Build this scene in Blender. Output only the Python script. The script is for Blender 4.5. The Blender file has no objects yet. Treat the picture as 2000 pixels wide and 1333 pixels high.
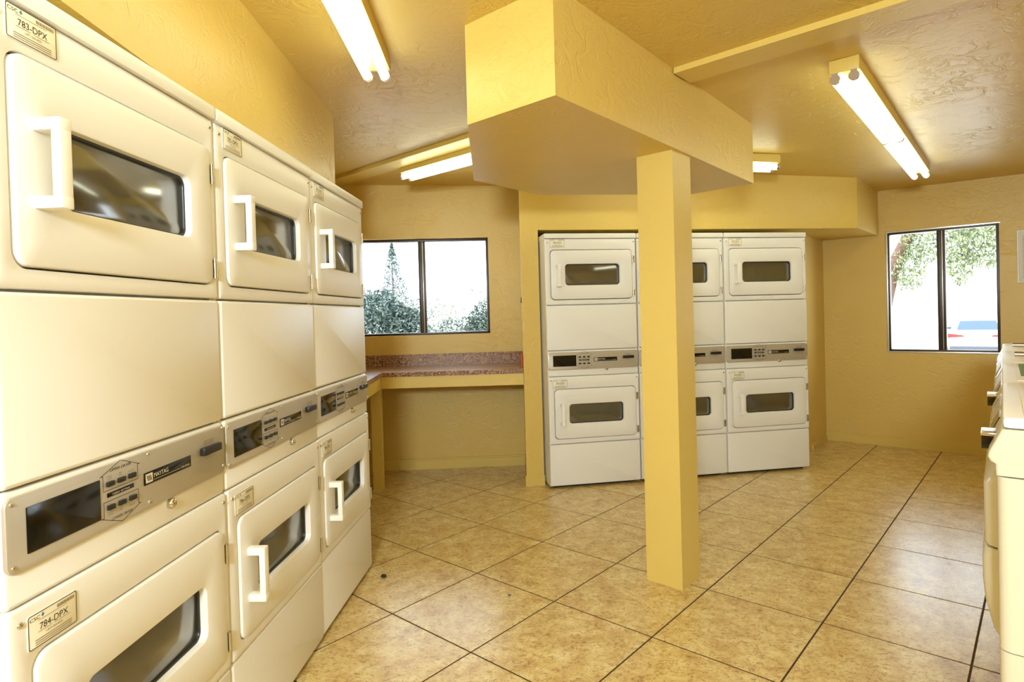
import bpy, bmesh, math, random
from mathutils import Vector, Matrix
random.seed(7)
sc = bpy.context.scene
COL = sc.collection
# ------------------------------------------------------------------ camera, world, sun, lights, exposure
CAM_H = 1.2559
pi_, ro_ = 0.0135, -0.028
cam_d = bpy.data.cameras.new('camera'); cam = bpy.data.objects.new('camera', cam_d); COL.objects.link(cam)
cam_d.sensor_width = 36.0; cam_d.lens = 36.0 * 1183.3 / 2000.0
cam_d.shift_x = 0.0; cam_d.shift_y = (632.34 - 666.5) / 2000.0
cam_d.clip_start = 0.02; cam_d.clip_end = 400
_U0 = Vector((0, math.sin(pi_), math.cos(pi_))); _F = Vector((0, math.cos(pi_), -math.sin(pi_))); _R0 = Vector((1, 0, 0))
_R = _R0 * math.cos(ro_) + _U0 * math.sin(ro_); _U = -_R0 * math.sin(ro_) + _U0 * math.cos(ro_)
m = Matrix((( _R.x, _U.x, -_F.x, 0), (_R.y, _U.y, -_F.y, 0), (_R.z, _U.z, -_F.z, CAM_H), (0, 0, 0, 1)))
cam.matrix_world = m
sc.camera = cam

w = bpy.data.worlds.new('sky'); sc.world = w; w.use_nodes = True
bgn = w.node_tree.nodes['Background']; bgn.inputs[0].default_value = (0.72, 0.85, 1.0, 1); bgn.inputs[1].default_value = 7.2
sun_d = bpy.data.lights.new('sun', 'SUN'); sun = bpy.data.objects.new('sun', sun_d); COL.objects.link(sun)
sun_d.energy = 6.5; sun_d.angle = 0.009; sun_d.color = (1.0, 0.96, 0.88)
sun.rotation_euler = Vector((0.35, 0.45, -0.82)).to_track_quat('-Z', 'Y').to_euler()

TUBE = 6.8
TUBE_COL = (0.91, 1.0, 0.80, 1)
def area(name, loc, aim, sx, sy, power, col=(1, .95, .86)):
    d = bpy.data.lights.new(name, 'AREA'); d.shape = 'RECTANGLE'; d.size = sx; d.size_y = sy; d.energy = power; d.color = col
    o = bpy.data.objects.new(name, d); COL.objects.link(o); o.location = loc
    o.rotation_euler = (Vector(aim) - Vector(loc)).to_track_quat('-Z', 'Y').to_euler()
    return o
area('fill_light_behind', (0.5, -1.1, 2.25), (0.5, -0.6, 0.0), 1.6, 0.4, 9, (.95, 1, 1))  # added fill light behind the camera
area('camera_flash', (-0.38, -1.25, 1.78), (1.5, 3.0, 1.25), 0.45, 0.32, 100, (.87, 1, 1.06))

sc.view_settings.view_transform = 'Standard'; sc.view_settings.look = 'None'
sc.view_settings.exposure = 0.12; sc.view_settings.gamma = 1.0; sc.view_settings.use_curve_mapping = False
try:
    sc.cycles.use_denoising = True; sc.cycles.diffuse_bounces = 6; sc.cycles.max_bounces = 10; sc.cycles.transparent_max_bounces = 16
    sc.cycles.sample_clamp_indirect = 6.0
except Exception: pass

# ------------------------------------------------------------------ helpers
def srgb(r, g, b):
    f = lambda c: (c / 255 / 12.92) if c / 255 <= .04045 else ((c / 255 + .055) / 1.055) ** 2.4
    return (f(r), f(g), f(b), 1)
def setin(n, k, v):
    if k in n.inputs: n.inputs[k].default_value = v
def mat(name, col, rough=.5, metal=0.0, spec=.5, emit=None, estr=0, coat=0):
    mt = bpy.data.materials.new(name); mt.use_nodes = True
    b = mt.node_tree.nodes['Principled BSDF']
    setin(b, 'Base Color', col); setin(b, 'Roughness', rough); setin(b, 'Metallic', metal); setin(b, 'Specular IOR Level', spec)
    if coat: setin(b, 'Coat Weight', coat); setin(b, 'Coat Roughness', .22 if name == 'floor_tile' else .08)
    if emit: setin(b, 'Emission Color', emit); setin(b, 'Emission Strength', estr)
    return mt
def nodes(mt): return mt.node_tree.nodes, mt.node_tree.links, mt.node_tree.nodes['Principled BSDF']
def noise(N, L, vec, scale, detail=3, rough=.5, dist=0.0):
    n = N.new('ShaderNodeTexNoise'); n.inputs['Scale'].default_value = scale; n.inputs['Detail'].default_value = detail
    n.inputs['Roughness'].default_value = rough; n.inputs['Distortion'].default_value = dist
    L.new(vec, n.inputs['Vector']); return n
def ramp(N, L, src, stops):
    r = N.new('ShaderNodeValToRGB'); e = r.color_ramp.elements
    e[0].position, e[0].color = stops[0]; e[1].position, e[1].color = stops[-1]
    for p, c in stops[1:-1]:
        x = e.new(p); x.color = c
    L.new(src, r.inputs['Fac']); return r
def mixc(N, L, fac, a, b, mode='MIX'):
    x = N.new('ShaderNodeMix'); x.data_type = 'RGBA'; x.blend_type = mode
    if isinstance(fac, (int, float)): x.inputs[0].default_value = fac
    else: L.new(fac, x.inputs[0])
    for k, v in ((6, a), (7, b)):
        if isinstance(v, tuple): x.inputs[k].default_value = v
        else: L.new(v, x.inputs[k])
    return x.outputs[2]

def plaster(name, col, bump=.35, rough=.36, scale=7.0):
    mt = mat(name, col, rough); N, L, b = nodes(mt)
    g = N.new('ShaderNodeNewGeometry')
    mp = N.new('ShaderNodeMapping'); mp.inputs['Scale'].default_value = (1, 1, 1.35); L.new(g.outputs['Position'], mp.inputs['Vector'])
    n1 = noise(N, L, mp.outputs[0], scale, 4, .55, 1.6)
    r1 = ramp(N, L, n1.outputs['Fac'], [(.40, (0, 0, 0, 1)), (.47, (1, 1, 1, 1)), (.50, (.55, .55, .55, 1)), (.62, (.8, .8, .8, 1))])
    n2 = noise(N, L, mp.outputs[0], scale * 3.3, 3, .5, .8)
    ad = N.new('ShaderNodeMath'); ad.operation = 'MULTIPLY_ADD'; ad.inputs[1].default_value = .35
    L.new(n2.outputs['Fac'], ad.inputs[0]); L.new(r1.outputs['Color'], ad.inputs[2])
    bp = N.new('ShaderNodeBump'); bp.inputs['Distance'].default_value = .006
    n4 = noise(N, L, g.outputs['Position'], 2.2, 2); mr = N.new('ShaderNodeMapRange'); mr.inputs[1].default_value = .38; mr.inputs[2].default_value = .66; mr.inputs[3].default_value = bump * .35; mr.inputs[4].default_value = bump * 1.5
    L.new(n4.outputs['Fac'], mr.inputs[0]); L.new(mr.outputs[0], bp.inputs['Strength'])
    L.new(ad.outputs[0], bp.inputs['Height']); L.new(bp.outputs[0], b.inputs['Normal'])
    n3 = noise(N, L, g.outputs['Position'], 1.3, 3)
    c2 = tuple(min(1, c * .90) for c in col[:3]) + (1,)
    L.new(mixc(N, L, n3.outputs['Fac'], col, c2), b.inputs['Base Color'])
    return mt
WALLC = srgb(220, 190, 100)
M = {}
M['wall'] = plaster('yellow_plaster', WALLC, .20, .40)
M['ceil'] = plaster('yellow_ceiling', srgb(218, 188, 99), .34, .40, 8.0)
M['trim'] = plaster('yellow_trim', srgb(220, 193, 102), .10, .38)
M['post'] = plaster('yellow_post', srgb(224, 197, 108), .12, .42)
M['white'] = mat('white_enamel', srgb(231, 230, 226), .40, 0, .4)
M['white2'] = mat('white_plastic', srgb(238, 238, 234), .32)
M['cream'] = mat('cream_enamel', srgb(208, 202, 180), .24, coat=.3)
M['dark'] = mat('dark_cavity', srgb(28, 25, 20), .7)
M['black'] = mat('black_gloss', srgb(14, 12, 9), .12)
M['blackp'] = mat('black_plastic', srgb(32, 31, 28), .35)
M['ink'] = mat('dark_ink', srgb(52, 44, 34), .6)
M['inkl'] = mat('pale_ink', srgb(140, 124, 96), .6)
M['inkw'] = mat('white_ink', srgb(225, 215, 195), .5)
M['blue'] = mat('blue_ink', srgb(70, 120, 150), .5)
M['chrome'] = mat('chrome', srgb(205, 198, 185), .18, 1.0)
M['tag'] = mat('tag_cream', srgb(236, 232, 214), .4)
M['bronze'] = mat('dark_bronze', srgb(62, 54, 48), .35, .6)
M['alu'] = mat('pale_aluminium', srgb(205, 200, 188), .3, .8)
M['orange'] = mat('raw_particleboard', srgb(190, 96, 44), .8)
M['drum'] = mat('drum_steel', srgb(150, 148, 138), .42, .7)
M['grout'] = mat('brown_grout', srgb(70, 46, 26), .85)
M['green'] = mat('green_sticker', srgb(72, 128, 40), .4)
M['tube'] = mat('lit_tube', (1, 1, 1, 1), .4, emit=TUBE_COL, estr=TUBE)
M['socket'] = mat('socket_grey', srgb(186, 168, 146), .3, .3)
M['paper'] = mat('paper', srgb(226, 226, 220), .6)
M['carw'] = mat('car_white', srgb(235, 236, 240), .25, coat=.5)
M['carg'] = mat('car_glass', srgb(40, 58, 70), .15)
M['red'] = mat('tail_red', srgb(150, 24, 24), .25)
M['tyre'] = mat('tyre', srgb(40, 40, 42), .8)
M['bump'] = mat('grey_bumper', srgb(58, 60, 66), .6)
M['bark'] = mat('bark', srgb(88, 62, 48), .9)
M['concrete'] = mat('pale_concrete', srgb(215, 212, 205), .9)
def brushed():
    mt = mat('brushed_steel', srgb(188, 182, 170), .40, .45); N, L, b = nodes(mt)
    g = N.new('ShaderNodeTexCoord'); mp = N.new('ShaderNodeMapping'); mp.inputs['Scale'].default_value = (3, 3, 900)
    L.new(g.outputs['Object'], mp.inputs['Vector']); n = noise(N, L, mp.outputs[0], 1, 2)
    L.new(mixc(N, L, n.outputs['Fac'], srgb(182, 176, 164), srgb(204, 198, 186)), b.inputs['Base Color'])
    return mt
M['brush'] = brushed()
def glass(name, tint, refl=.10, rough=.02, dust=0.0):
    mt = bpy.data.materials.new(name); mt.use_nodes = True; N = mt.node_tree.nodes; L = mt.node_tree.links; N.clear()
    out = N.new('ShaderNodeOutputMaterial'); tr = N.new('ShaderNodeBsdfTransparent'); tr.inputs[0].default_value = tint
    gl = N.new('ShaderNodeBsdfGlossy'); gl.inputs['Roughness'].default_value = rough; gl.inputs[0].default_value = (1, 1, 1, 1)
    fr = N.new('ShaderNodeFresnel'); fr.inputs[0].default_value = 1.45 if dust else 1.12
    mx = N.new('ShaderNodeMixShader'); ad = N.new('ShaderNodeMath'); ad.operation = 'ADD'; ad.use_clamp = True; ad.inputs[1].default_value = refl
    L.new(fr.outputs[0], ad.inputs[0]); L.new(ad.outputs[0], mx.inputs[0]); L.new(tr.outputs[0], mx.inputs[1]); L.new(gl.outputs[0], mx.inputs[2])
    if dust:
        df = N.new('ShaderNodeBsdfDiffuse'); df.inputs[0].default_value = (.20, .20, .17, 1); m2 = N.new('ShaderNodeMixShader'); m2.inputs[0].default_value = dust
        L.new(mx.outputs[0], m2.inputs[1]); L.new(df.outputs[0], m2.inputs[2]); mx = m2
    L.new(mx.outputs[0], out.inputs[0]); return mt
M['pane'] = glass('window_glass', (.97, .98, .98, 1), 0.0)
M['dglass'] = glass('dryer_door_glass', (.68, .67, .60, 1), .14, .12, .13)
def granite(name):
    mt = mat(name, srgb(150, 110, 80), .28); N, L, b = nodes(mt)
    g = N.new('ShaderNodeNewGeometry')
    n1 = noise(N, L, g.outputs['Position'], 95, 3, .7); n2 = noise(N, L, g.outputs['Position'], 40, 4, .7, .5)
    r1 = ramp(N, L, n1.outputs['Fac'], [(.36, srgb(70, 40, 34)), (.47, srgb(140, 96, 70)), (.55, srgb(186, 150, 108)), (.70, srgb(222, 194, 150))])
    r2 = ramp(N, L, n2.outputs['Fac'], [(.42, (.62, .5, .44, 1)), (.6, (1, 1, 1, 1))])
    L.new(mixc(N, L, .8, r1.outputs[0], r2.outputs[0], 'MULTIPLY'), b.inputs['Base Color']); return mt
M['granite'] = granite('speckled_laminate')
def tilemat():
    mt = mat('floor_tile', srgb(196, 156, 96), .30, coat=.35); N, L, b = nodes(mt)
    oi = N.new('ShaderNodeObjectInfo'); tc = N.new('ShaderNodeNewGeometry')
    off = N.new('ShaderNodeVectorMath'); off.operation = 'MULTIPLY_ADD'
    cmb = N.new('ShaderNodeCombineXYZ')
    for k in range(3): L.new(oi.outputs['Random'], cmb.inputs[k])
    off.inputs[1].default_value = (37, 53, 29); L.new(cmb.outputs[0], off.inputs[0]); L.new(tc.outputs['Position'], off.inputs[2])
    v = off.outputs[0]
    n1 = noise(N, L, v, 12.0, 8, .72, .4)
    r1 = ramp(N, L, n1.outputs['Fac'], [(.30, srgb(186, 152, 90)), (.44, srgb(212, 186, 120)), (.56, srgb(224, 205, 142)), (.70, srgb(236, 223, 174))])
    mp = N.new('ShaderNodeMapping'); mp.inputs['Scale'].default_value = (1.0, 1.35, 1); mp.inputs['Rotation'].default_value = (0, 0, .75); L.new(v, mp.inputs[0])
    n2 = noise(N, L, mp.outputs[0], 58, 6, .78, .9)
    r2 = ramp(N, L, n2.outputs['Fac'], [(.35, srgb(112, 80, 48)), (.435, srgb(188, 156, 114)), (.48, (1, 1, 1, 1))])
    n3 = noise(N, L, v, 11, 5, .6, .8)
    r3 = ramp(N, L, n3.outputs['Fac'], [(.40, srgb(214, 178, 150)), (.56, (1, 1, 1, 1))])
    c = mixc(N, L, .62, r1.outputs[0], r2.outputs[0], 'MULTIPLY'); c = mixc(N, L, .30, c, r3.outputs[0], 'MULTIPLY')
    L.new(c, b.inputs['Base Color'])
    bp = N.new('ShaderNodeBump'); bp.inputs['Strength'].default_value = .08; bp.inputs['Distance'].default_value = .003
    L.new(n1.outputs['Fac'], bp.inputs['Height']); L.new(bp.outputs[0], b.inputs['Normal'])
    rr_ = N.new('ShaderNodeMapRange'); rr_.inputs[3].default_value = .24; rr_.inputs[4].default_value = .42; L.new(n2.outputs['Fac'], rr_.inputs[0]); L.new(rr_.outputs[0], b.inputs['Roughness'])
    return mt
M['tile'] = tilemat()
def leafmat(name, a, bcol):
    mt = mat(name, a, .6); N, L, b = nodes(mt)
    g = N.new('ShaderNodeNewGeometry'); n = noise(N, L, g.outputs['Position'], 9, 2)
    r = ramp(N, L, n.outputs['Fac'], [(.38, a), (.62, bcol)]); L.new(r.outputs[0], b.inputs['Base Color']); return mt
M['leaf_dark'] = leafmat('leaf_grey_green', srgb(42, 60, 56), srgb(80, 94, 80))
M['leaf_pale'] = leafmat('leaf_pale', srgb(66, 70, 46), srgb(130, 130, 104))
M['leaf_green'] = leafmat('leaf_olive', srgb(66, 76, 34), srgb(132, 138, 92))

class MB:
    def __init__(s): s.v = []; s.f = []
    def add(s, vs, fs):
        o = len(s.v); s.v += [tuple(p) for p in vs]; s.f += [tuple(i + o for i in f) for f in fs]
    def hexa(s, p):   # 8 pts: bottom 4 ccw, top 4 ccw
        s.add(p, [(3, 2, 1, 0), (4, 5, 6, 7), (0, 1, 5, 4), (1, 2, 6, 5), (2, 3, 7, 6), (3, 0, 4, 7)])
    def box(s, a, b, bev=0.0):
        x0, y0, z0 = a; x1, y1, z1 = b
        if bev <= 0:
            s.hexa([(x0, y0, z0), (x1, y0, z0), (x1, y1, z0), (x0, y1, z0), (x0, y0, z1), (x1, y0, z1), (x1, y1, z1), (x0, y1, z1)]); return
        bm = bmesh.new(); bmesh.ops.create_cube(bm, size=1)
        for v in bm.verts: v.co = Vector(((x0 + x1) / 2 + v.co.x * (x1 - x0), (y0 + y1) / 2 + v.co.y * (y1 - y0), (z0 + z1) / 2 + v.co.z * (z1 - z0)))
        bmesh.ops.bevel(bm, geom=bm.edges[:], offset=bev, segments=2, affect='EDGES', profile=.6)
        bm.verts.index_update(); s.add([v.co[:] for v in bm.verts], [[v.index for v in f.verts] for f in bm.faces]); bm.free()
    def loops(s, Ls, cap0=False, cap1=False, close=False):
        n = len(Ls[0]); vs = [p for l in Ls for p in l]; fs = []
        K = len(Ls)
        for k in range(K if close else K - 1):
            a = k * n; b = ((k + 1) % K) * n
            for i in range(n):
                j = (i + 1) % n; fs.append((a + i, a + j, b + j, b + i))
        if cap0: fs.append(tuple(range(n - 1, -1, -1)))
        if cap1: fs.append(tuple((K - 1) * n + i for i in range(n)))
        s.add(vs, fs)
    def cyl(s, p0, p1, r, n=16, r1=None, cap=True):
        p0 = Vector(p0); p1 = Vector(p1); d = (p1 - p0).normalized(); a = d.orthogonal().normalized(); b = d.cross(a)
        r1 = r if r1 is None else r1
        l0 = [p0 + (a * math.cos(t) + b * math.sin(t)) * r for t in [2 * math.pi * i / n for i in range(n)]]
        l1 = [p1 + (a * math.cos(t) + b * math.sin(t)) * r1 for t in [2 * math.pi * i / n for i in range(n)]]
        s.loops([l0, l1], cap, cap)
    def dome(s, c, axis, r, h, n=12):
        c = Vector(c); d = Vector(axis).normalized(); a = d.orthogonal().normalized(); b = d.cross(a); Ls = []
        for k in range(4):
            t = k / 4 * math.pi / 2
            Ls.append([c + d * h * math.sin(t) + (a * math.cos(2 * math.pi * i / n) + b * math.sin(2 * math.pi * i / n)) * r * math.cos(t) for i in range(n)])
        s.loops(Ls, False, True)
    def prism(s, poly, z0, z1):   # poly in xy ccw; z may be callables
        f0 = z0 if callable(z0) else (lambda x, y: z0); f1 = z1 if callable(z1) else (lambda x, y: z1)
        s.loops([[(x, y, f0(x, y)) for x, y in poly], [(x, y, f1(x, y)) for x, y in poly]], True, True)
    def build(s, name, material, parent=None, smooth=True, kind=None):
        me = bpy.data.meshes.new(name); me.from_pydata(s.v, [], s.f); me.materials.append(material)
        bm = bmesh.new(); bm.from_mesh(me); bmesh.ops.recalc_face_normals(bm, faces=bm.faces[:]); bm.to_mesh(me); bm.free()
        if smooth:
            me.polygons.foreach_set('use_smooth', [True] * len(me.polygons))
            try: me.set_sharp_from_angle(angle=.7)
            except Exception: me.polygons.foreach_set('use_smooth', [False] * len(me.polygons))
        o = bpy.data.objects.new(name, me); COL.objects.link(o)
        if parent: o.parent = parent
        if kind: o['kind'] = kind
        return o
def rr(x0, z0, x1, z1, r, y, n=6):
    r = max(r, 1e-4); P = []
    for cx, cz, a in ((x1 - r, z1 - r, 0), (x0 + r, z1 - r, 90), (x0 + r, z0 + r, 180), (x1 - r, z0 + r, 270)):
        for k in range(n + 1):
            t = math.radians(a + 90 * k / n); P.append((cx + r * math.cos(t), y, cz + r * math.sin(t)))
    return P
def slab(mb, x0, z0, x1, z1, r, y0, y1, bev):
    mb.loops([rr(x0, z0, x1, z1, r, y1), rr(x0, z0, x1, z1, r, y0 + bev), rr(x0 + bev * .3, z0 + bev * .3, x1 - bev * .3, z1 - bev * .3, r, y0 + bev * .3), rr(x0 + bev, z0 + bev, x1 - bev, z1 - bev, max(r - bev, .001), y0)], True, True)
def ring(mb, o, i, y0, y1, bo, bi):   # o,i = (x0,z0,x1,z1,r)
    def L(q, d, y, sgn): return rr(q[0] + d * sgn, q[1] + d * sgn, q[2] - d * sgn, q[3] - d * sgn, max(q[4] - d * sgn, .001), y)
    mb.loops([L(i, 0, y1, 1), L(i, 0, y0 + bi, 1), L(i, bi * .3, y0 + bi * .3, -1), L(i, bi, y0, -1), L(o, bo, y0, 1), L(o, bo * .3, y0 + bo * .3, 1), L(o, 0, y0 + bo, 1), L(o, 0, y1, 1)], close=True)
_txt = {}
def text_geo(t, shear=0.0):
    key = (t, shear)
    if key in _txt: return _txt[key]
    c = bpy.data.curves.new('lettering', 'FONT'); c.body = t; c.size = 1; c.align_x = 'CENTER'; c.resolution_u = 3; c.shear = shear
    o = bpy.data.objects.new('lettering', c); COL.objects.link(o)
    e = o.evaluated_get(bpy.context.evaluated_depsgraph_get()); me = e.to_mesh()
    vs = [v.co[:] for v in me.vertices]; fs = [tuple(p.vertices) for p in me.polygons]
    e.to_mesh_clear(); bpy.data.objects.remove(o); bpy.data.curves.remove(c)
    xs = [v[0] for v in vs]; _txt[key] = (vs, fs, min(xs), max(xs)); return _txt[key]
def text(mb, t, x, z, size, y, wide=None, shear=0.0):   # centred on x, base line z, on a front facing -y
    vs, fs, a, b = text_geo(t, shear); sx = size if wide is None else wide / (b - a)
    mb.add([(x + (v[0] - (a + b) / 2) * sx, y, z + v[1] * size) for v in vs], fs)
def rect(mb, x0, z0, x1, z1, y): mb.add([(x0, y, z0), (x1, y, z0), (x1, y, z1), (x0, y, z1)], [(0, 1, 2, 3)])
def line(mb, a, b, wd, y):
    d = Vector((b[0] - a[0], b[1] - a[1])).normalized(); n = Vector((-d.y, d.x)) * wd / 2
    mb.add([(a[0] + n.x, y, a[1] + n.y), (a[0] - n.x, y, a[1] - n.y), (b[0] - n.x, y, b[1] - n.y), (b[0] + n.x, y, b[1] + n.y)], [(0, 1, 2, 3)])
def thing(name, label, cat, loc=(0, 0, 0), rz=0, group=None):
    o = bpy.data.objects.new(name, None); COL.objects.link(o); o.location = loc; o.rotation_euler = (0, 0, rz); o.empty_display_size = .1
    o['label'] = label; o['category'] = cat
    if group: o['group'] = group
    return o
def tag(o, label, cat, group=None):
    o['label'] = label; o['category'] = cat
    if group: o['group'] = group
    return o
def kids(o): return list(o.children)
def copy_tree(o, parent=None):
    c = o.copy(); COL.objects.link(c)
    if parent: c.parent = parent
    for ch in kids(o): copy_tree(ch, c)
    return c
def S(o, label=None):
    o['kind'] = 'structure'
    if label: o['label'] = label; o['category'] = 'room structure'
    return o

# ------------------------------------------------------------------ setting
zc = lambda x, y=0: 2.338 - 0.0205 * x
def lerp(a, b, t): return (a[0] + (b[0] - a[0]) * t, a[1] + (b[1] - a[1]) * t)
def wall(name, P, Q, n, th, hole=None, label=None, z0=0.0, material=None, ztop=None):
    """vertical wall whose room face runs P->Q, n = unit vector pointing out of the room; hole=(s0,z0,s1,z1) in metres along P->Q"""
    L_ = math.hypot(Q[0] - P[0], Q[1] - P[1]); mb = MB()
    def pt(s, z, d): x, y = lerp(P, Q, s / L_); return (x + n[0] * d, y + n[1] * d, z)
    def blk(s0, a0, s1, a1):   # a1 None -> ceiling
        def top(s, d): x, y, _ = pt(s, 0, d); return zc(x) if a1 is None else a1
        mb.hexa([pt(s0, a0, 0), pt(s1, a0, 0), pt(s1, a0, th), pt(s0, a0, th)] + [(p[0], p[1], top(s, d)) for p, s, d in ((pt(s0, 0, 0), s0, 0), (pt(s1, 0, 0), s1, 0), (pt(s1, 0, th), s1, th), (pt(s0, 0, th), s0, th))])
    if hole:
        h0, hz0, h1, hz1 = hole
        blk(0, z0, h0, None); blk(h1, z0, L_, None); blk(h0, z0, h1, hz0); blk(h0, hz1, h1, None)
    else: blk(0, z0, L_, ztop)
    return S(mb.build(name, material or M['wall'], smooth=False), label)

# floor slab (grout) + tiles
mb = MB(); mb.box((-1.75, -2.1, -.06), (5.0, 6.6, -.0015)); floor = S(mb.build('floor', M['grout'], smooth=False), 'brown grouted floor slab laid with mottled tan square tiles')
aT, tu, tv, ox, oy = 0.724, 0.5123, 0.4734, 0.5062, 2.3207
u_ = Vector((math.sin(aT), math.cos(aT))); v_ = Vector((math.cos(aT - .002), -math.sin(aT - .002)))
g = .0034
me_t = None; far_mb = MB()
def tile_geo(mb, c):
    P = [c + v_ * a + u_ * b for a, b in ((g, g), (tv - g, g), (tv - g, tu - g), (g, tu - g))]
    T_ = [c + v_ * a + u_ * b for a, b in ((g * 1.25, g * 1.25), (tv - g * 1.25, g * 1.25), (tv - g * 1.25, tu - g * 1.25), (g * 1.25, tu - g * 1.25))]
    mb.add([(p.x, p.y, -.0015) for p in P] + [(p.x, p.y, -.0004) for p in P] + [(p.x, p.y, 0.0) for p in T_],
           [(0, 1, 5, 4), (1, 2, 6, 5), (2, 3, 7, 6), (3, 0, 4, 7), (4, 5, 9, 8), (5, 6, 10, 9), (6, 7, 11, 10), (7, 4, 8, 11), (8, 9, 10, 11)])
for i in range(-16, 14):
    for j in range(-12, 14):
        c = Vector((ox, oy)) + v_ * (i * tv) + u_ * (j * tu); ctr = c + v_ * tv / 2 + u_ * tu / 2
        if not (-1.7 < ctr.x < 4.9 and -2.0 < ctr.y < 6.4): continue
        if ctr.x * .643 + ctr.y * .765 > 6.55: continue
        if (ctr.x - 1.60) * .777 - (ctr.y - .713) * .629 > .3: continue
        if ctr.y < .75 or ctr.x / max(ctr.y, .01) > 1.05: tile_geo(far_mb, c); continue
        if me_t is None:
            t0 = MB(); tile_geo(t0, Vector((0, 0))); tile = t0.build('tile', M['tile'], floor, smooth=False); me_t = tile.data
        else:
            tile = bpy.data.objects.new('tile', me_t); COL.objects.link(tile); tile.parent = floor
        tile.location = (c.x, c.y, random.uniform(-.0003, .0001))
far_mb.build('tile_field', M['tile'], floor, smooth=False, kind='stuff')

# ceiling (tilts very slightly down towards the washers)
mb = MB(); mb.prism([(-1.75, -2.1), (5.1, -2.1), (5.1, 6.7), (-1.75, 6.7)], lambda x, y: zc(x), lambda x, y: zc(x) + .12)
S(mb.build('ceiling', M['ceil'], smooth=False), 'glossy yellow ceiling with trowelled plaster')

WA = (-1.62, 4.974); WB = (0.08, 5.077)
wl = math.hypot(WB[0] - WA[0], WB[1] - WA[1])
wn = ((WB[1] - WA[1]) / -wl, (WB[0] - WA[0]) / wl)
sx = lambda x: (x + 1.62) / (1.70) * wl
W1 = (sx(-1.30), 1.112, sx(-.182), 1.915)
wall('wall_back', WA, (WA[0] + 1.12 * (WB[0] - WA[0]), WA[1] + 1.12 * (WB[1] - WA[1])), wn, .16, W1, 'yellow plaster wall behind the laminate counter with sliding window')
wall('wall_left', (-1.62, -2.0), (-1.62, 4.98), (-1, 0), .12, None, 'yellow plaster wall behind the long row of dryers')
# partition end beside the back dryers
PA = (.076, 4.433); PB = (.207, 4.4515)
mb = MB(); mb.prism([PA, PB, (.100, 5.09), (.084, 5.2)], 0, lambda x, y: zc(x)); S(mb.build('wall_stub', M['wall'], smooth=False), 'narrow yellow wall end between counter and recessed dryers')
# right wall
RA = (2.94, 5.705); RD = (.7652, -.6437); RB = (RA[0] + RD[0] * 2.1, RA[1] + RD[1] * 2.1)
rs = lambda x: (x - RA[0]) / RD[0]
W2 = (rs(3.335), .842, rs(3.929), 1.892)
wall('wall_right', RA, RB, (.6437, .7652), .14, W2, 'yellow plaster wall with tall sliding window facing the parked car')
# recess behind back dryers
wall('wall_recess_side', (2.50, 5.176), RA, (-.7705, .637), .10, None, 'yellow side wall of the dryer recess')
BD = (math.sin(1.3975), math.cos(1.3975)); BN = (-BD[1], BD[0])
bk0 = (.236 + BN[0] * .60 , 4.347 + BN[1] * .60)
wall('wall_recess', (bk0[0] - .02, bk0[1]), (2.56, bk0[1] + (2.56 - bk0[0]) * BD[1] / BD[0]), BN, .08, None, 'yellow wall at the back of the dryer recess')
wall('wall_washers', (4.55, 4.357), (1.45, .53), (.777, -.629), .12, None, 'yellow wall behind the washers')
wall('wall_near_right', (1.45, .53), (2.2, -2.0), (.95, .28), .12)
wall('wall_near', (2.3, -2.0), (-1.7, -2.0), (0, -1), .12)
# soffit over the back dryers
SF0 = (.2, 4.4505); SF1 = (2.785, 4.855); SF2 = (3.295, 5.42)
mb = MB(); mb.prism([SF0, SF1, (SF2[0] - .012, SF2[1] - .016), (2.93, 5.69), (2.5, 5.30), (.21, 5.2)], 1.877, lambda x, y: zc(x))
S(mb.build('soffit', M['wall'], smooth=False), 'yellow dropped soffit over the recessed dryers')
# bulkhead above the long row
mb = MB(); mb.prism([(-1.62, -2.0), (-.767, -2.0), (-.935, 3.29), (-1.62, 3.29)], 1.90, lambda x, y: zc(x))
S(mb.build('bulkhead', M['wall'], smooth=False), 'yellow bulkhead wall above the long dryer row')
# hanging duct box
mb = MB(); mb.prism([(.163, 1.991), (1.404, 3.476), (1.126, 3.747), (.184, 3.635), (-.179, 3.192), (-.145, 2.272)], 1.972, lambda x, y: zc(x))
S(mb.build('ceiling_box', M['wall'], smooth=False), 'angular yellow boxed duct hanging from the ceiling over the post')
# post
mb = MB(); pp = [(.5985, 2.819), (.7314, 2.6982), (.849, 2.8285), (.716, 2.949)]
mb.prism(pp, 0.0, 1.9725); S(mb.build('post', M['post'], smooth=False), 'square yellow post standing on the tiles under the boxed duct')
# batten across the ceiling
def batten(name, x0, x1):
    d = Vector((.718, -.696)); n = Vector((.696, .718)); p = Vector((-1.342, 4.689))
    a = p + d * ((x0 - p.x) / d.x); b = p + d * ((x1 - p.x) / d.x); mb = MB()
    pts = [a, b, b + n * .15, a + n * .15]
    mb.prism([(q.x, q.y) for q in pts], lambda x, y: zc(x) - .026, lambda x, y: zc(x) - .0005); S(mb.build(name, M['trim'], smooth=False), 'flat yellow batten across the ceiling ' + ('by the window' if x0 < 0 else 'by the washers'))
batten('trim_1', -1.6, -.15); batten('trim_2', .74, 2.45)
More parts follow.
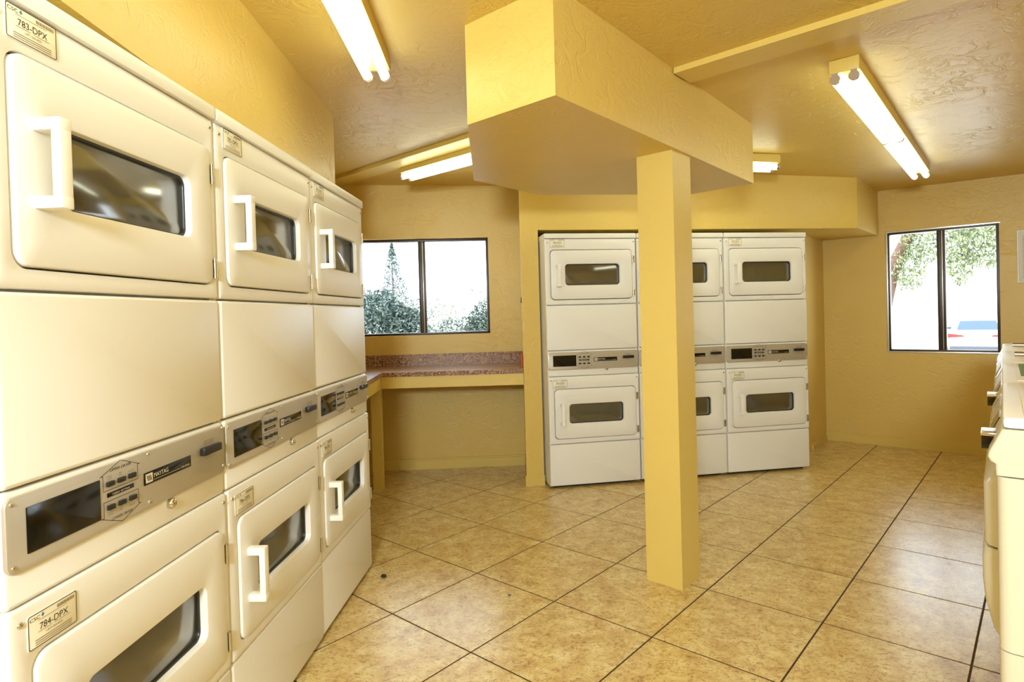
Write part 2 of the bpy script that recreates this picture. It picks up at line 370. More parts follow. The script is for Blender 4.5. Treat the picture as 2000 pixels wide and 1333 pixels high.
# baseboards
def base(name, P, Q, n, label, th=.024, h=.085):
    mb = MB(); a, b = Vector(P), Vector(Q); nn = Vector(n)
    for d, z0, z1 in ((th, 0, h - .012), (th * .55, h - .012, h)):
        q = [a, b, b - nn * d, a - nn * d]; mb.hexa([(p.x, p.y, z0) for p in q] + [(p.x, p.y, z1) for p in q])
    return S(mb.build(name, M['trim'], smooth=False), label)
base('baseboard_back', (-1.60, 4.976), (.078, 5.077), wn, 'yellow baseboard under the counter')
base('baseboard_right', RA, RB, (.6437, .7652), 'yellow baseboard below the tall window')
base('baseboard_stub', (PA[0] - .008, PA[1]), (PB[0] + .004, PB[1]), (-.02, 1), 'short yellow baseboard on the wall end', .016, .075)
base('baseboard_side', (2.6, 5.297), (2.925, 5.69), (-.7705, .637), 'yellow baseboard in the dryer recess', .012, .05)

# windows
def window(name, P, Q, n, hole, inset, label, silver, mull):
    L_ = math.hypot(Q[0] - P[0], Q[1] - P[1]); s0, z0, s1, z1 = hole
    root = bpy.data.objects.new(name, None); COL.objects.link(root); p = lerp(P, Q, s0 / L_); root.location = (p[0], p[1], 0)
    root.rotation_euler = (0, 0, math.atan2(Q[1] - P[1], Q[0] - P[0])); S(root, label)
    W = s1 - s0; y = inset   # local x along, y outward
    def bar(nm, a, b, mt, bev=.003): q = MB(); q.box(a, b, bev); return q.build(nm, mt, root)
    f = .020
    bar('frame_rail', (0, y, z0), (W, y + .06, z0 + f), M['bronze']); bar('frame_rail', (0, y, z1 - f), (W, y + .06, z1), M['bronze'])
    bar('frame_stile', (0, y, z0), (f, y + .06, z1), M['bronze']); bar('frame_stile', (W - f, y, z0), (W, y + .06, z1), M['bronze'])
    c = mull - s0
    bar('meeting_stile', (c - .032, y - .004, z0 + f), (c + .002, y + .026, z1 - f), M['bronze']); bar('meeting_stile', (c + .002, y + .018, z0 + f), (c + .026, y + .05, z1 - f), M['bronze'])
    bar('track_edge', (c + .001, y + .004, z0 + f), (c + .007, y + .018, z1 - f), M['alu'], .001)
    for a, b, yy in ((f, c - .03, y + .012), (c + .02, W - f, y + .036)):
        q = MB(); q.box((a, yy, z0 + f), (b, yy + .004, z1 - f)); q.build('pane', M['pane'], root)
    if silver:
        e = .010
        bar('flange', (-e, -.004, z0 - e), (W + e, .003, z0 + .004), M['alu'], .001); bar('flange', (-e, -.004, z1 - .004), (W + e, .003, z1 + e), M['alu'], .001)
        bar('flange', (-e, -.004, z0), (.006, .003, z1), M['alu'], .001)
    return root
window('window_1', WA, WB, wn, W1, .055, 'bronze framed sliding window over the laminate counter', False, sx(-.735))
window('window_2', RA, RB, (.6437, .7652), W2, .012, 'bronze framed sliding window looking out on a white car', True, rs(3.637))

# ------------------------------------------------------------------ dryers
def dryer(lv, depth):
    T, Sm, P, B, K = lv; W = .684
    root = thing('stacked_dryer', '', 'dryer')
    mb = MB(); t = .016
    mb.box((.002, .018, .02), (t, depth, T - .034)); mb.box((W - t, .018, .02), (W - .002, depth, T - .034)); mb.box((t, depth - t, .02), (W - t, depth, T - .034))
    mb.box((t, .02, .02), (W - t, depth - t, .05)); mb.box((t, .03, B - .03), (W - t, depth - t, P + .02)); mb.box((t, .03, Sm - .02), (W - t, depth - t, Sm + .02))
    mb.build('cabinet', M['white'], root, smooth=False)
    mb = MB(); mb.box((.03, .05, 0), (W - .03, depth - .03, .022)); mb.build('base', M['dark'], root, smooth=False)
    mb = MB(); mb.box((0, -.009, T - .036), (W, depth, T), .007); mb.build('top_cap', M['white'], root)
    def section(upper):
        if upper: z0, z1, y0 = Sm + .003, T - .038, 0.0; d0, d1 = Sm + .042, T - .120; g0, g1 = T - .372, T - .220; hz0, hz1 = T - .382, T - .224; dx = 0
        else: z0, z1, y0 = K + .003, B - .002, -.003; d0, d1 = K + .040, B - .093; g0, g1 = B - .341, B - .201; hz0, hz1 = B - .347, B - .190; dx = .004
        gap = .004; D = (.043 + dx, d0, .651 + dx, d1, .028)
        mb = MB(); ring(mb, (.002, z0, W - .002, z1, .008), (D[0] - gap, d0 - gap, D[2] + gap, d1 + gap, .031), y0, .022, .006, .004)
        mb.build('upper_front_panel' if upper else 'lower_front_panel', M['white'], root)
        G = (.148 + dx, g0, .557 + dx, g1, .024)
        mb = MB(); ring(mb, D, G, y0 - .007, .030, .0055, .004); door = mb.build('upper_door' if upper else 'lower_door', M['white'], root)
        mb = MB(); ring(mb, (G[0] - .006, G[1] - .006, G[2] + .006, G[3] + .006, .028), (G[0] + .006, G[1] + .006, G[2] - .006, G[3] - .006, .02), .010, .028, .001, .003); mb.build('gasket', M['blackp'], door)
        mb = MB(); slab(mb, G[0], G[1], G[2], G[3], .024, .014, .018, .0005); mb.build('glass', M['dglass'], door)
        hx0, hx1 = .079 + dx, .106 + dx; mb = MB(); yb = y0 - .0065
        mb.box((hx0, yb - .052, hz1 - .022), (hx1, yb, hz1), .003); mb.box((hx0, yb - .052, hz0), (hx1, yb, hz0 + .022), .003); mb.box((hx0 + .0004, yb - .0516, hz0 + .019), (hx1 - .0004, yb - .034, hz1 - .019), .0025)
        mb.build('handle', M['white2'], door)
        for zz in (d1 - .095, d0 + .015):
            mb = MB(); mb.cyl((.6585 + dx, y0 - .007, zz), (.6585 + dx, y0 - .007, zz + .052), .0048, 10); mb.box((.6585 + dx, y0 - .004, zz + .002), (.671 + dx, y0, zz + .05)); mb.build('hinge', M['chrome'], root)
        cx, czz, r, yb0, yb1 = W / 2, (g0 + g1) / 2 - .005, .245, .07, depth - .05
        mb = MB(); n = 40; Ls = []
        for y, q in ((.05, .262), (yb0, r * .90), (yb0 + .03, r * .90), (yb0 + .035, r), (yb1 - .04, r), (yb1, r * .9), (yb1, r * .3)):
            Ls.append([(cx + q * math.cos(2 * math.pi * k / n), y, czz + q * math.sin(2 * math.pi * k / n)) for k in range(n)])
        mb.loops(Ls, False, True)
        for k in range(3):
            a = .5 + k * 2 * math.pi / 3; ca, sa = math.cos(a), math.sin(a); p = (cx + ca * r, czz + sa * r); q = (cx + ca * (r - .06), czz + sa * (r - .06)); tx, tz = -sa * .025, ca * .025
            mb.hexa([(p[0] - tx, yb0 + .05, p[1] - tz), (p[0] + tx, yb0 + .05, p[1] + tz), (p[0] + tx, yb1 - .03, p[1] + tz), (p[0] - tx, yb1 - .03, p[1] - tz)] +
                    [(q[0] - tx * .4, yb0 + .05, q[1] - tz * .4), (q[0] + tx * .4, yb0 + .05, q[1] + tz * .4), (q[0] + tx * .4, yb1 - .03, q[1] + tz * .4), (q[0] - tx * .4, yb1 - .03, q[1] - tz * .4)])
        mb.build('drum', M['drum'], root)
        for xx, zz in ((.022, z1 - .026), (W - .018, z1 - .022)):
            mb = MB(); mb.dome((xx, y0 - .0003, zz), (0, -1, 0), .0058, .004); mb.build('screw', M['chrome'], root)
    section(True); section(False)
    mb = MB(); slab(mb, .002, P + .002, W - .002, Sm - .0025, .010, 0, .02, .007); mb.build('middle_panel', M['white'], root)
    mb = MB(); slab(mb, .002, B + .001, W - .002, P - .003, .010, .002, .022, .006); mb.build('console_face', M['white'], root)
    mb = MB(); slab(mb, .002, .022, W - .002, K - .0015, .010, 0, .02, .006); mb.build('kick_panel', M['white'], root)
    # control panel
    yp = -.003
    mb = MB(); slab(mb, .003, P - .139, W - .003, P - .011, .016, yp, .004, .0012); cp = mb.build('control_panel', M['brush'], root)
    mb = MB(); slab(mb, .042, P - .114, .213, P - .035, .0015, yp - .0014, yp + .001, .0006); mb.build('display', M['black'], cp)
    for zz in (P - .0495, P - .0965):
        for xx in (.2395, .272, .3045):
            mb = MB(); mb.box((xx - .0095, yp - .006, zz - .005), (xx + .0095, yp, zz + .005), .0012); mb.build('button', M['blackp'], cp)
    for xx, zz in ((.014, P - .022), (.014, P - .127), (.3605, P - .018), (.3605, P - .124), (W - .012, P - .018), (W - .012, P - .12)):
        mb = MB(); mb.dome((xx, yp - .0001, zz), (0, -1, 0), .0042, .003, 10); mb.build('screw', M['chrome'], cp)
    mb = MB(); slab(mb, .344, P - .0845, .521, P - .057, .001, yp - .0012, yp + .001, .0004); mb.build('badge', M['black'], cp)
    mb = MB(); mb.box((.562, yp - .014, P - .071), (.646, yp, P - .050), .004); mb.build('coin_slot', M['blackp'], cp)
    mb = MB(); slab(mb, .232, P - .0765, .311, P - .0675, .0008, yp - .0009, yp + .001, .0003); mb.build('label_bar', M['black'], cp)
    y = yp - .0004; mb = MB(); lw = .0011
    up = [(.221, P - .0625), (.221, P - .030)]
    for s_ in (1, -1):
        Z = lambda d: (P - .073) + s_ * d
        line(mb, (.222, Z(.011)), (.222, Z(.042)), lw, y); line(mb, (.222, Z(.011)), (.325, Z(.011)), lw, y); line(mb, (.325, Z(.011)), (.325, Z(.042)), lw, y)
        line(mb, (.216, Z(.042)), (.2735, Z(.0635)), lw, y); line(mb, (.2735, Z(.0635)), (.331, Z(.042)), lw, y); line(mb, (.214, Z(.042)), (.222, Z(.042)), lw, y); line(mb, (.325, Z(.042)), (.333, Z(.042)), lw, y)
    text(mb, 'UPPER DRYER', .2735, P - .0265, .008, y, .062, .25); text(mb, 'LOWER DRYER', .2735, P - .1255, .008, y, .062, .25)
    mb.build('lettering', M['ink'], cp, smooth=False, kind='stuff')
    mb = MB()
    for x_, a_, b_ in ((.2395, 'WHITES &', 'COLORS'), (.272, 'PERM', 'PRESS'), (.3045, '', 'DELICATES')):
        for top in (1, 0):
            z_ = P - .0365 if top else P - .108
            if a_: text(mb, a_, x_, z_, .0036, y)
            if b_: text(mb, b_, x_, z_ - .0045, .0036, y)
    for k in range(3): rect(mb, .580, P - .046 + k * .0045, .628, P - .0445 + k * .0045, y)
    rect(mb, .592, P - .076, .614, P - .0745, y); rect(mb, .585, P - .083, .621, P - .082, y)
    mb.build('small_print', M['inkl'], cp, smooth=False, kind='stuff')
    mb = MB(); y = yp - .0016
    ring_ = ((.3485, P - .081), (.372, P - .0605))
    rect(mb, .3485, P - .0805, .3725, P - .0605, y)
    text(mb, 'MAYTAG', .403, P - .0735, .0135, y, .052); rect(mb, .376, P - .0785, .475, P - .0778, y); text(mb, 'DRYERS', .497, P - .0795, .0062, y, .034)
    text(mb, 'FABRIC SETTING', .2715, P - .0742, .005, y + .0003, .05)
    mb.build('badge_lettering', M['inkw'], cp, smooth=False, kind='stuff')
    mb = MB(); y -= .0003
    for k in range(3): line(mb, (.3535 + k * .0052, P - .0645), (.357 + k * .0052, P - .0765), .0026, y)
    mb.build('logo_bars', M['ink'], cp, smooth=False, kind='stuff')
    mb = MB(); mb.cyl((.439, .003, B + .046), (.439, -.006, B + .046), .0125, 16); mb.dome((.439, -.006, B + .046), (0, -1, 0), .0115, .008, 16); mb.build('coin_lock', M['chrome'], root)
    return root
def add_tags(root, lv, nu, nl):
    T, Sm, P, B, K = lv
    for num, x0, z0, y in ((nu, .041, T - .099, -.0006), (nl, .035, B - .081, -.0036)):
        wd, ht = .107, .059; mb = MB(); slab(mb, x0, z0, x0 + wd, z0 + ht, .004, y - .0012, y + .0008, .0004); pl = mb.build('serial_plate', M['tag'], root)
        mb = MB(); yy = y - .0016
        ring(mb, (x0 + .0005, z0 + .0005, x0 + wd - .0005, z0 + ht - .0005, .004), (x0 + .0018, z0 + .0018, x0 + wd - .0018, z0 + ht - .0018, .003), yy, yy + .0003, .0001, .0001)
        text(mb, num, x0 + .055, z0 + .0275, .0165, yy, .062); text(mb, 'CSC', x0 + .0145, z0 + .0475, .0085, yy, .021)
        mb.build('plate_lettering', M['ink'], pl, smooth=False, kind='stuff')
        mb = MB(); text(mb, '1-877-264-6622', x0 + .055, z0 + .0175, .0058, yy, .036)
        for k, (a, b) in enumerate(((.02, .050), (.055, .09))): rect(mb, x0 + a, z0 + .0245, x0 + b, z0 + .0253, yy)
        for k in range(3): rect(mb, x0 + .014, z0 + .0045 + k * .0038, x0 + .094, z0 + .0059 + k * .0038, yy)
        rect(mb, x0 + .02, z0 + .0445, x0 + .085, z0 + .0452, yy)
        xx = x0 + .062
        for k in range(17):
            ww = (.0009, .0018, .0013)[k % 3]; rect(mb, xx, z0 + .0475, xx + ww, z0 + .0535, yy); xx += ww + .001
        mb.build('small_print', M['inkl'], pl, smooth=False, kind='stuff')
        mb = MB(); mb.add([(x0 + .031, yy, z0 + .0475), (x0 + .034, yy, z0 + .051), (x0 + .031, yy, z0 + .0555), (x0 + .028, yy, z0 + .051)], [(0, 1, 2, 3)]); mb.build('drop_emblem', M['blue'], pl, smooth=False)
LVL = (1.8465, 1.3212, .9895, .7921, .3087); LVB = (1.8313, 1.3174, .9923, .8068, .3202)
def bank(lv, depth, a, d, s0, pitch, labels, nums, group, jit):
    D = Vector((math.sin(a), math.cos(a))); N = Vector((math.cos(a), -math.sin(a))); proto = dryer(lv, depth); out = []
    for k in range(3):
        r = proto if k == 0 else copy_tree(proto); out.append(r)
    for k, r in enumerate(out):
        p = N * (d + jit[k][0]) + D * (s0 + k * pitch + .003); r.location = (p.x, p.y, jit[k][1]); r.rotation_euler = (0, 0, math.pi / 2 - a)
        r['label'] = labels[k]; r['category'] = 'dryer'; r['group'] = group
        add_tags(r, lv, *nums[k])
bank(LVL, .70, 0.0484, -0.8792, 1.6205 - .69, .69,
     ['white stacked dryer closest to the camera, plates 783-DPX and 784-DPX', 'white stacked dryer in the middle of the long row, plates 785-DPX and 786-DPX', 'white stacked dryer at the far end of the long row, next to the counter'],
     [('783-DPX', '784-DPX'), ('785-DPX', '786-DPX'), ('787-DPX', '788-DPX')], 'stacked dryers in the long row', [(0, 0.0), (.0, 0.0), (-.004, 0.0)])
bank(LVB, .55, 1.3975, -4.2088, .9813, .6893,
     ['white stacked dryer in the recess beside the narrow wall end', 'white stacked dryer in the recess partly hidden behind the yellow post', 'white stacked dryer at the open end of the recess, plates 793-DPX and 794-DPX'],
     [('789-DPX', '790-DPX'), ('791-DPX', '792-DPX'), ('793-DPX', '794-DPX')], 'stacked dryers in the recess', [(0, 0), (0, 0), (0, 0)])

# ------------------------------------------------------------------ counter
ct = thing('laminate_counter', 'speckled brown laminate counter with yellow apron and legs below the window', 'counter', (-.5, 4.7, 0))
def cbuild(mb, nm, mt): o = mb.build(nm, mt, ct, smooth=False); o.location = (.5, -4.7, 0); return o
zt, ze = .8615, .829
cy = lambda x: 4.415 + (x + .963) * .0172
wy = lambda x: 4.974 + (x + 1.62) * .0606
mb = MB(); XL = -1.615
mb.prism([(XL, 3.11), (-.895, 3.11), (-.963, cy(-.963)), (.074, cy(.074)), (.078, wy(.078) - .003), (XL, wy(XL) - .003)], ze, zt); cbuild(mb, 'worktop', M['granite'])
mb = MB(); mb.prism([(XL, wy(XL) - .022), (.074, wy(.074) - .022), (.078, wy(.078) - .003), (XL, wy(XL) - .003)], zt, .955); cbuild(mb, 'backsplash', M['granite'])
mb = MB(); mb.prism([(.058, 4.62), (.0755, 4.62), (.0775, 5.05), (.058, 5.05)], zt, .945); cbuild(mb, 'splash_end', M['orange'])
mb = MB(); mb.prism([(-.973, cy(-.973) + .006), (.074, cy(.074) + .006), (.074, cy(.074) + .042), (-.973, cy(-.973) + .042)], .745, ze); mb.prism([(-.945, 3.11), (-.912, 3.11), (-.966, 4.40), (-1.0, 4.40)], .745, ze); cbuild(mb, 'apron', M['trim'])
mb = MB(); mb.prism([(-1.048, 4.418), (-.979, 4.420), (-.981, 4.50), (-1.048, 4.50)], 0, .7455); cbuild(mb, 'leg', M['trim'])

# ------------------------------------------------------------------ lamps
def fixture(name, P, a, lens, label, length_px=None, width=.115, caps=True):
    """P = start (x, y) on the ceiling, a = yaw of run, lens = list of tube lengths"""
    D = Vector((math.sin(a), math.cos(a))); tot = sum(lens); z0 = zc(P[0]); z1 = zc(P[0] + D.x * tot); sl = math.atan2(z1 - z0, tot)
    root = thing(name, label, 'ceiling light', (P[0], P[1], z0), math.pi / 2 - a); root.rotation_euler = (0, -sl, math.pi / 2 - a)
    root['group'] = 'bare tube ceiling lights'
    h = width / 2; mb = MB()
    mb.box((0, -h, -.058), (tot, h, -.001), .003); mb.build('housing', M['trim'], root)
    x = 0.0
    for l in lens:
        for yy in (-.036, .036):
            mb = MB(); mb.cyl((x + .022, yy, -.083), (x + l - .022, yy, -.083), .019, 16); tb = mb.build('tube', M['tube'], root)
            
            for xa in (x + .008, x + l - .0215):
                mb = MB(); mb.cyl((xa, yy, -.083), (xa + .0135, yy, -.083), .0185, 16); mb.build('end_cap', M['chrome'], tb)
            for xx in (x + .001, x + l - .009):
                mb = MB(); mb.cyl((xx - .001, yy, -.083), (xx + .009, yy, -.083), .0212, 18); mb.box((xx, yy - .012, -.075), (xx + .008, yy + .012, -.057)); mb.build('lamp_holder', M['socket'], root)
        x += l
    return root
fixture('fluorescent_fixture', (1.436, 2.581), math.atan2(1.60, 1.89), [1.235, 1.235], 'long twin tube ceiling light, two lengths end to end, over the washers')
fixture('fluorescent_fixture', (-.448, .10), -.036, [1.225, 1.225], 'long twin tube ceiling light nearest the camera above the long dryer row')
fixture('fluorescent_fixture', (-.735, 4.385), math.atan2(.73, -.71), [1.20], 'short twin tube ceiling light near the window, half hidden by the boxed duct')
fixture('fluorescent_fixture', (1.845, 4.185), 1.3975 + math.pi, [1.22], 'twin tube ceiling light behind the boxed duct with only its end showing')

# ------------------------------------------------------------------ washers
def washer():
    W = .68; root = thing('front_load_washer', '', 'washer')
    dp = .70
    def prof(mb, P, x0, x1, r=.0):
        if r <= 0: mb.loops([[(x0, y, z) for y, z in P], [(x1, y, z) for y, z in P]], True, True); return
        Ls = []
        for t, k in ((0, 1.0), (.15, .55), (.45, .18), (1, 0)): Ls.append([(x0 + r * t, y + (r * k if y < .05 else 0), z) for y, z in P])
        for t, k in ((1, 0), (.45, .18), (.15, .55), (0, 1.0)): Ls.append([(x1 - r * t, y + (r * k if y < .05 else 0), z) for y, z in P])
        mb.loops(Ls, True, True)
    mb = MB(); prof(mb, [(-.010, .545), (-.010, .90), (dp, .90), (dp, .545)], 0, W, .02); mb.build('front_body', M['cream'], root)
    mb = MB(); prof(mb, [(-.008, .03), (-.010, .541), (dp, .541), (dp, .03)], .004, W - .004, .02); mb.build('lower_body', M['cream'], root)
    mb = MB(); mb.box((.05, .06, 0), (W - .05, dp - .05, .03)); mb.build('base', M['dark'], root, smooth=False)
    mb = MB(); prof(mb, [(-.011, .903), (-.012, .926), (-.020, .931), (-.024, .940), (-.022, .949), (.000, .998), (dp, .998), (dp, .903)], 0, W, .006); mb.build('console', M['cream'], root)
    mb = MB(); mb.box((.0, 0.0, .999), (W, dp, 1.024), .011); lid = mb.build('top_lid', M['white'], root)
    mb = MB(); slab(mb, 0, 0, 1, 1, .01, 0, .002, .0005)
    mb = MB(); mb.box((.03, .035, 1.0236), (W - .03, dp - .05, 1.0262), .001); mb.build('lid_panel', mat_lid, lid)
    # door bulge
    mb = MB(); prof(mb, [(-.004, .719), (-.032, .719), (-.034, .725), (-.034, .855), (-.020, .882), (-.004, .89)], .11, W - .11, .03); mb.build('door', M['cream'], root)
    mb = MB(); prof(mb, [(-.004, .50), (-.020, .53), (-.034, .59), (-.0385, .64), (-.0385, .69), (-.035, .714), (-.004, .715)], .11, W - .11, .03); mb.build('door_skirt', M['cream'], root)
    mb = MB(); mb.box((.53, -.036, .940), (.60, .002, .968), .003); cs = mb.build('coin_box', M['black'], root)
    mb = MB(); mb.box((.53, -.037, .968), (.60, .0, .975), .002); mb.build('coin_box_top', M['chrome'], cs)
    mb = MB(); mb.hexa([(.06, -.0215, .951), (.26, -.0215, .951), (.26, -.017, .951), (.06, -.017, .951), (.06, -.0045, .990), (.26, -.0045, .990), (.26, .0, .990), (.06, .0, .990)]); mb.build('instruction_plate', M['brush'], root, smooth=False)
    mb = MB(); mb.hexa([(.34, -.0225, .951), (.46, -.0225, .951), (.46, -.017, .951), (.34, -.017, .951), (.34, -.0055, .990), (.46, -.0055, .990), (.46, .0, .990), (.34, .0, .990)]); mb.build('control_display', M['black'], root, smooth=False)
    return root
mat_lid = mat('lid_beige', srgb(226, 214, 190), .35)
aW = .681; DW = Vector((math.sin(aW), math.cos(aW))); NW = Vector((math.cos(aW), -math.sin(aW))); P1 = Vector((.98, 1.216))
wlab = ['cream front load washer closest to the camera with a plain lid', 'cream front load washer with green sticker on its lid, second from the camera', 'cream front load washer with chrome strip, third from the camera', 'cream front load washer farthest from the camera in its row']
wproto = washer(); ws = [wproto] + [copy_tree(wproto) for _ in range(3)]
for k, r in enumerate(ws):
    p = P1 + DW * (.69 * k + .685); r.location = (p.x, p.y, 0); r.rotation_euler = (0, 0, math.atan2(-DW.y, -DW.x)); tag(r, wlab[k], 'washer', 'front load washers in a row')
    if k >= 1:
        mb = MB(); mb.box((.06, .045, 1.0262), (.06 + .46, .30, 1.0272)) if k == 1 else mb.box((.12, .045, 1.0262), (.30, .30, 1.0272)); st = mb.build('sticker', M['green'], r, smooth=False)
        mb = MB()
        if k == 1:
            for q in range(9):
                for c in range(3): mb.box((.10 + q * .045, .065 + c * .07, 1.0272), (.118 + q * .045, .115 + c * .07, 1.0275))
            mb.build('sticker_print', mat('sticker_yellow', srgb(196, 200, 110), .5), st, smooth=False, kind='stuff')
        if k >= 2:
            for ch in list(r.children):
                if ch.name.startswith('coin_box'):
                    for gch in list(ch.children): bpy.data.objects.remove(gch)
                    bpy.data.objects.remove(ch)
            mb = MB(); mb.cyl((.335, .04, 1.034), (.335, .5, 1.034), .011, 14); mb.build('chrome_strip', M['chrome'], r)

# ------------------------------------------------------------------ notice on the right wall, small things
na = math.atan2(RD[1], RD[0]); np_ = (RA[0] + RD[0] * rs(4.012), RA[1] + RD[1] * rs(4.012))
nt = thing('framed_notice', 'white framed typed notice hanging beside the tall window', 'notice', (np_[0], np_[1], 1.40), na)
mb = MB(); ring(mb, (0, 0, .30, .415, .004), (.012, .012, .288, .403, .002), -.016, -.001, .003, .002); mb.build('frame', M['white2'], nt)
mb = MB(); mb.box((.010, -.007, .010), (.290, -.0035, .405)); sh = mb.build('sheet', M['paper'], nt, smooth=False)
mb = MB()
for k in range(26): rect(mb, .035, .04 + k * .013, .035 + random.uniform(.14, .225), .0432 + k * .013, -.0076)
mb.build('typed_lines', M['inkl'], sh, smooth=False, kind='stuff')
def lump(name, loc, r, mt, label, cat, flat=.6):
    bm = bmesh.new(); bmesh.ops.create_icosphere(bm, subdivisions=2, radius=r)
    for v in bm.verts: v.co = Vector((v.co.x * random.uniform(.7, 1.3), v.co.y * random.uniform(.7, 1.3), v.co.z * flat * random.uniform(.8, 1.2)))
    z = min(v.co.z for v in bm.verts)
    for v in bm.verts: v.co.z -= z
    me = bpy.data.meshes.new(name); bm.to_mesh(me); bm.free(); me.materials.append(mt); o = bpy.data.objects.new(name, me); COL.objects.link(o); o.location = loc; tag(o, label, cat)
lump('lint_clump', (-.657, 2.925, .0004), .013, M['blackp'], 'dark lint clump on the floor at the end of the long dryer row', 'lint')
lump('blue_scrap', (-.046, 2.70, .0004), .008, mat('blue_scrap', srgb(90, 105, 140), .6), 'tiny blue scrap lying on a floor tile', 'scrap', .3)
lump('paper_scrap', (1.62, 4.47, .0004), .010, M['paper'], 'tiny pale paper scrap on the floor before the recessed dryers', 'scrap', .3)
mb = MB(); mb.box((.0665, 4.44, 1.345), (.0755, 4.462, 1.385), .002); tag(mb.build('wall_hook', M['blackp']), 'small black clip on the corner of the wall end', 'clip')

# ------------------------------------------------------------------ outside
mb = MB(); GZ = -.1
def gz(x, y):
    d = math.hypot(x, y); t = min(1, max(0, (x - 2.5) / 5)); return GZ - .7 * t * t * (3 - 2 * t) + max(0, d - 32) * .15
xs = [-40, -20, -8, 0, 2.5, 4, 5.2, 6.5, 8, 12, 16, 20, 24, 29, 34, 40, 46, 60]; ys = [5.9, 7, 10, 14, 17, 20, 23, 26, 30, 35, 40, 46, 60]
vs = [(x, y, gz(x, y)) for y in ys for x in xs]; fs = [(j * len(xs) + i, j * len(xs) + i + 1, (j + 1) * len(xs) + i + 1, (j + 1) * len(xs) + i) for j in range(len(ys) - 1) for i in range(len(xs) - 1)]
vs += [(60, -20, gz(10, 0)), (5.2, -20, gz(5.2, 0)), (5.2, 5.9, gz(5.2, 0)), (60, 5.9, gz(10, 0))]; n0 = len(vs) - 4; fs.append((n0, n0 + 1, n0 + 2, n0 + 3))
mb.add(vs, fs); S(mb.build('ground_outside', M['concrete'], smooth=False), 'sunlit pale pavement outside the windows')
def leaves(mb, c, r, n, size, droop=0.0, shape='ball'):
    for _ in range(n):
        if shape == 'cone':
            h = random.random() ** 1.3; t = random.uniform(0, 2 * math.pi); q = (1 - h) * math.sqrt(random.uniform(.05, 1)); p = Vector((c[0] + r[0] * q * math.cos(t), c[1] + r[1] * q * math.sin(t), c[2] + r[2] * h))
        else:
            while True:
                p = Vector((random.uniform(-1, 1), random.uniform(-1, 1), random.uniform(-1, 1)))
                if .25 < p.length < 1: break
            p = Vector((c[0] + p.x * r[0], c[1] + p.y * r[1], c[2] + p.z * r[2]))
        d = Vector((random.gauss(0, 1), random.gauss(0, 1), random.gauss(0, 1) - droop)).normalized(); e = d.orthogonal().normalized()
        e = (e * math.cos(k_ := random.uniform(0, 6.28)) + d.cross(e) * math.sin(k_)); l = size * random.uniform(.7, 1.4); ww = l * .32
        mb.add([p - d * l / 2, p + e * ww / 2, p + d * l / 2, p - e * ww / 2], [(0, 1, 2, 3)])
def trunk(mb, pts):
    for (p, r), (q, s) in zip(pts[:-1], pts[1:]): mb.cyl(p, q, r, 10, s)
def plant(name, label, cat, x, y, z, tr, clumps, mt, group=None):
    o = thing(name, label, cat, (x, y, z), 0, group)
    mb = MB(); trunk(mb, tr); mb.build('trunk', M['bark'], o)
    mb = MB()
    for c in clumps: leaves(mb, *c)
    f = mb.build('foliage', mt, o, smooth=False); f['kind'] = 'stuff'
plant('bushy_shrub', 'dense grey green shrub outside the window by the counter', 'shrub', -1.9, 9.4, GZ, [((0, 0, 0), .06), ((.1, 0, .9), .04), ((.2, .1, 1.6), .02)],
      [((-.25, 0, 1.2), (.62, .5, .62), 9000, .072), ((.25, .1, .95), (.42, .4, .60), 5200, .066), ((.42, 0, 1.45), (.25, .25, .22), 420, .05)], M['leaf_dark'])
plant('low_hedge_shrub', 'low dark shrub below the right pane of the counter window', 'shrub', -.62, 8.4, GZ, [((0, 0, 0), .05), ((0, 0, .8), .03)],
      [((-.1, 0, .80), (.70, .35, .58), 7000, .05), ((.34, 0, 1.02), (.40, .3, .60), 8500, .05), ((.52, 0, 1.3), (.25, .25, .42), 2600, .045)], M['leaf_dark'])
plant('pale_bush', 'sun bleached pale bush behind the low shrub', 'bush', -1.0, 12.0, GZ, [((0, 0, 0), .05), ((.1, 0, .7), .03), ((.2, 0, 1.2), .02)],
      [((.2, 0, 1.35), (.85, .7, .72), 1700, .06), ((-.6, 0, 1.3), (.6, .6, .6), 1300, .06)], M['leaf_pale'])
plant('conifer', 'slender conifer rising above the shrubs outside', 'tree', -2.92, 15.0, GZ, [((0, 0, 0), .06), ((0, 0, 2.0), .02), ((0, 0, 3.0), .01)],
      [((0, 0, 1.4), (.58, .58, 1.85), 2100, .08, .3, 'cone'), ((.0, 0, 1.8), (.9, .5, .45), 420, .06)], M['leaf_dark'])
def at(px, d): return Vector((px - 1000, 1183)).normalized() * d
p = at(1738, 45)
plant('willowy_tree', 'leaning tree with drooping olive leaves outside the tall window', 'tree', p.x, p.y, gz(p.x, p.y) - .1, [((-.3, .3, 0), .52), ((.2, 0, 2.4), .42), ((1.2, -.7, 5.2), .32), ((2.0, -1, 8.0), .2)],
      [((2.2, -1, 4.7), (2.2, 1.6, 2.0), 3000, .25, .9), ((.9, -.5, 2.6), (1.1, 1.1, 1.6), 1300, .24, .9), ((3.8, -1.7, 5.4), (2.0, 1.6, 1.5), 1700, .25, .9)], M['leaf_green'])
p = at(1925, 22)
plant('shade_tree', 'shade tree with low hanging branches above the parked car', 'tree', p.x + 2.6, p.y - 1.9, gz(p.x + 2.6, p.y - 1.9), [((0, 0, 0), .22), ((-.4, .3, 2.9), .16), ((-1.6, 1.2, 4.7), .08)],
      [((-2.5, 1.9, 4.0), (.75, .7, 1.0), 2600, .13, .9), ((-3.0, 2.3, 3.2), (.35, .35, .65), 800, .12, .9), ((-3.6, 2.7, 4.6), (1.3, 1, .45), 1200, .13, .6)], M['leaf_green'])
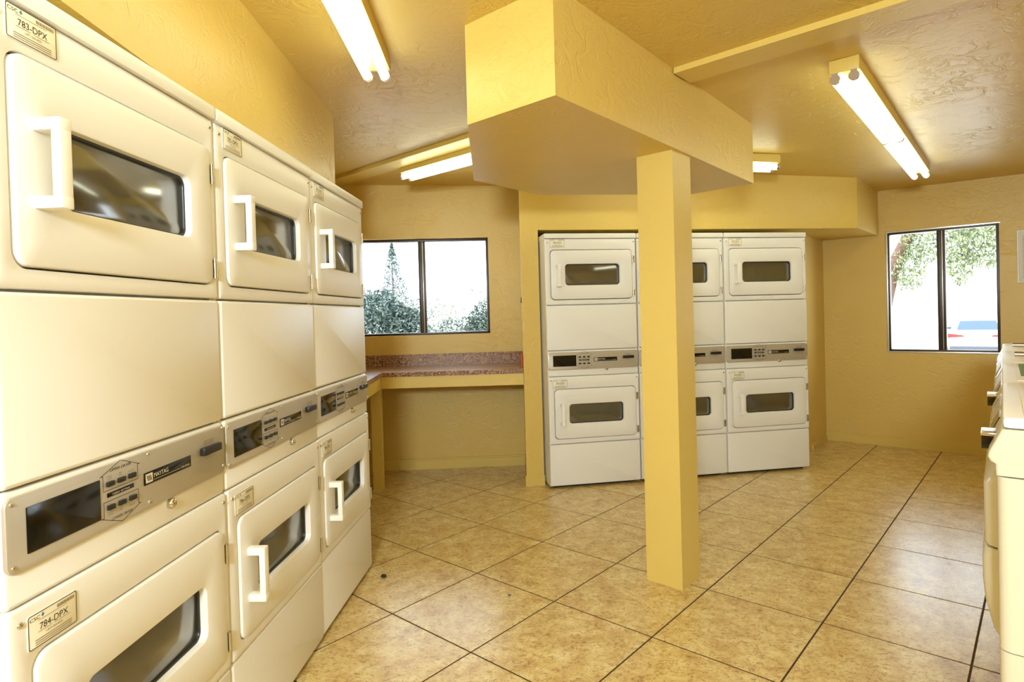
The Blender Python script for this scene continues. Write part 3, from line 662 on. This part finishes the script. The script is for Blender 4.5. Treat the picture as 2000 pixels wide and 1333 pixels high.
# parked car, seen from behind
def car():
    dirv = at(1925, 1.0); pos = at(1909, 27.0); yaw = math.atan2(dirv.y, dirv.x) - math.pi / 2
    r = thing('parked_car', 'white parked sedan seen from behind through the tall window', 'car', (pos.x, pos.y, gz(pos.x, pos.y)), yaw + .0)
    def loft(secs):  # sections: (y, halfwidth_bottom, halfwidth_top, z0, z1)
        mb = MB(); Ls = []
        for y, hb, ht, z0, z1 in secs:
            Ls.append([(-hb * .96, y, z0), (hb * .96, y, z0), (hb, y, z0 + (z1 - z0) * .35), ((hb + ht) / 2 * 1.01, y, z0 + (z1 - z0) * .72), (ht * .93, y, z1), (-ht * .93, y, z1), (-(hb + ht) / 2 * 1.01, y, z0 + (z1 - z0) * .72), (-hb, y, z0 + (z1 - z0) * .35)])
        mb.loops(Ls, True, True); return mb
    loft([(0, .80, .74, .48, .98), (.12, .88, .82, .36, 1.03), (.7, .90, .84, .25, 1.02), (1.6, .91, .86, .22, .98), (3.2, .91, .86, .22, .95), (4.2, .88, .80, .24, .84), (4.6, .78, .70, .34, .72)]).build('body', M['carw'], r)
    loft([(.62, .78, .66, 1.0, 1.03), (1.15, .80, .58, .97, 1.40), (1.9, .80, .60, .95, 1.46), (2.6, .80, .58, .95, 1.42), (3.5, .78, .66, .93, .96)]).build('cabin', M['carw'], r)
    mb = MB(); mb.add([(-.62, .645, 1.06), (.62, .645, 1.06), (.53, 1.085, 1.385), (-.53, 1.085, 1.385), (-.62, .67, 1.05), (.62, .67, 1.05), (.53, 1.11, 1.37), (-.53, 1.11, 1.37)], [(0, 1, 2, 3), (7, 6, 5, 4), (0, 4, 5, 1), (1, 5, 6, 2), (2, 6, 7, 3), (3, 7, 4, 0)]); mb.build('rear_window', M['carg'], r, smooth=False)
    for s_ in (-1, 1):
        mb = MB(); mb.hexa([(s_ * .40, -.030, .84), (s_ * .86, -.012, .80), (s_ * .90, .14, .80), (s_ * .40, .08, .84), (s_ * .40, -.026, .89), (s_ * .86, -.008, .96), (s_ * .90, .14, .96), (s_ * .40, .08, .89)]); mb.build('tail_light', M['red'], r, smooth=False)
        mb = MB(); mb.box((s_ * .93 - .09, 2.85, 1.0), (s_ * .93 + .09, 2.93, 1.12), .02); mb.build('wing_mirror', M['bump'], r)
        for y in (.85, 3.6):
            mb = MB(); mb.cyl((s_ * .72, y, .31), (s_ * .91, y, .31), .31, 24); mb.build('wheel', M['tyre'], r)
    mb = MB(); mb.box((-.82, -.05, .28), (.82, .2, .50), .03); mb.build('bumper', M['bump'], r)
    mb = MB(); mb.box((-.28, -.008, .62), (.28, .02, .74)); mb.build('number_plate', M['paper'], r, smooth=False)
car()
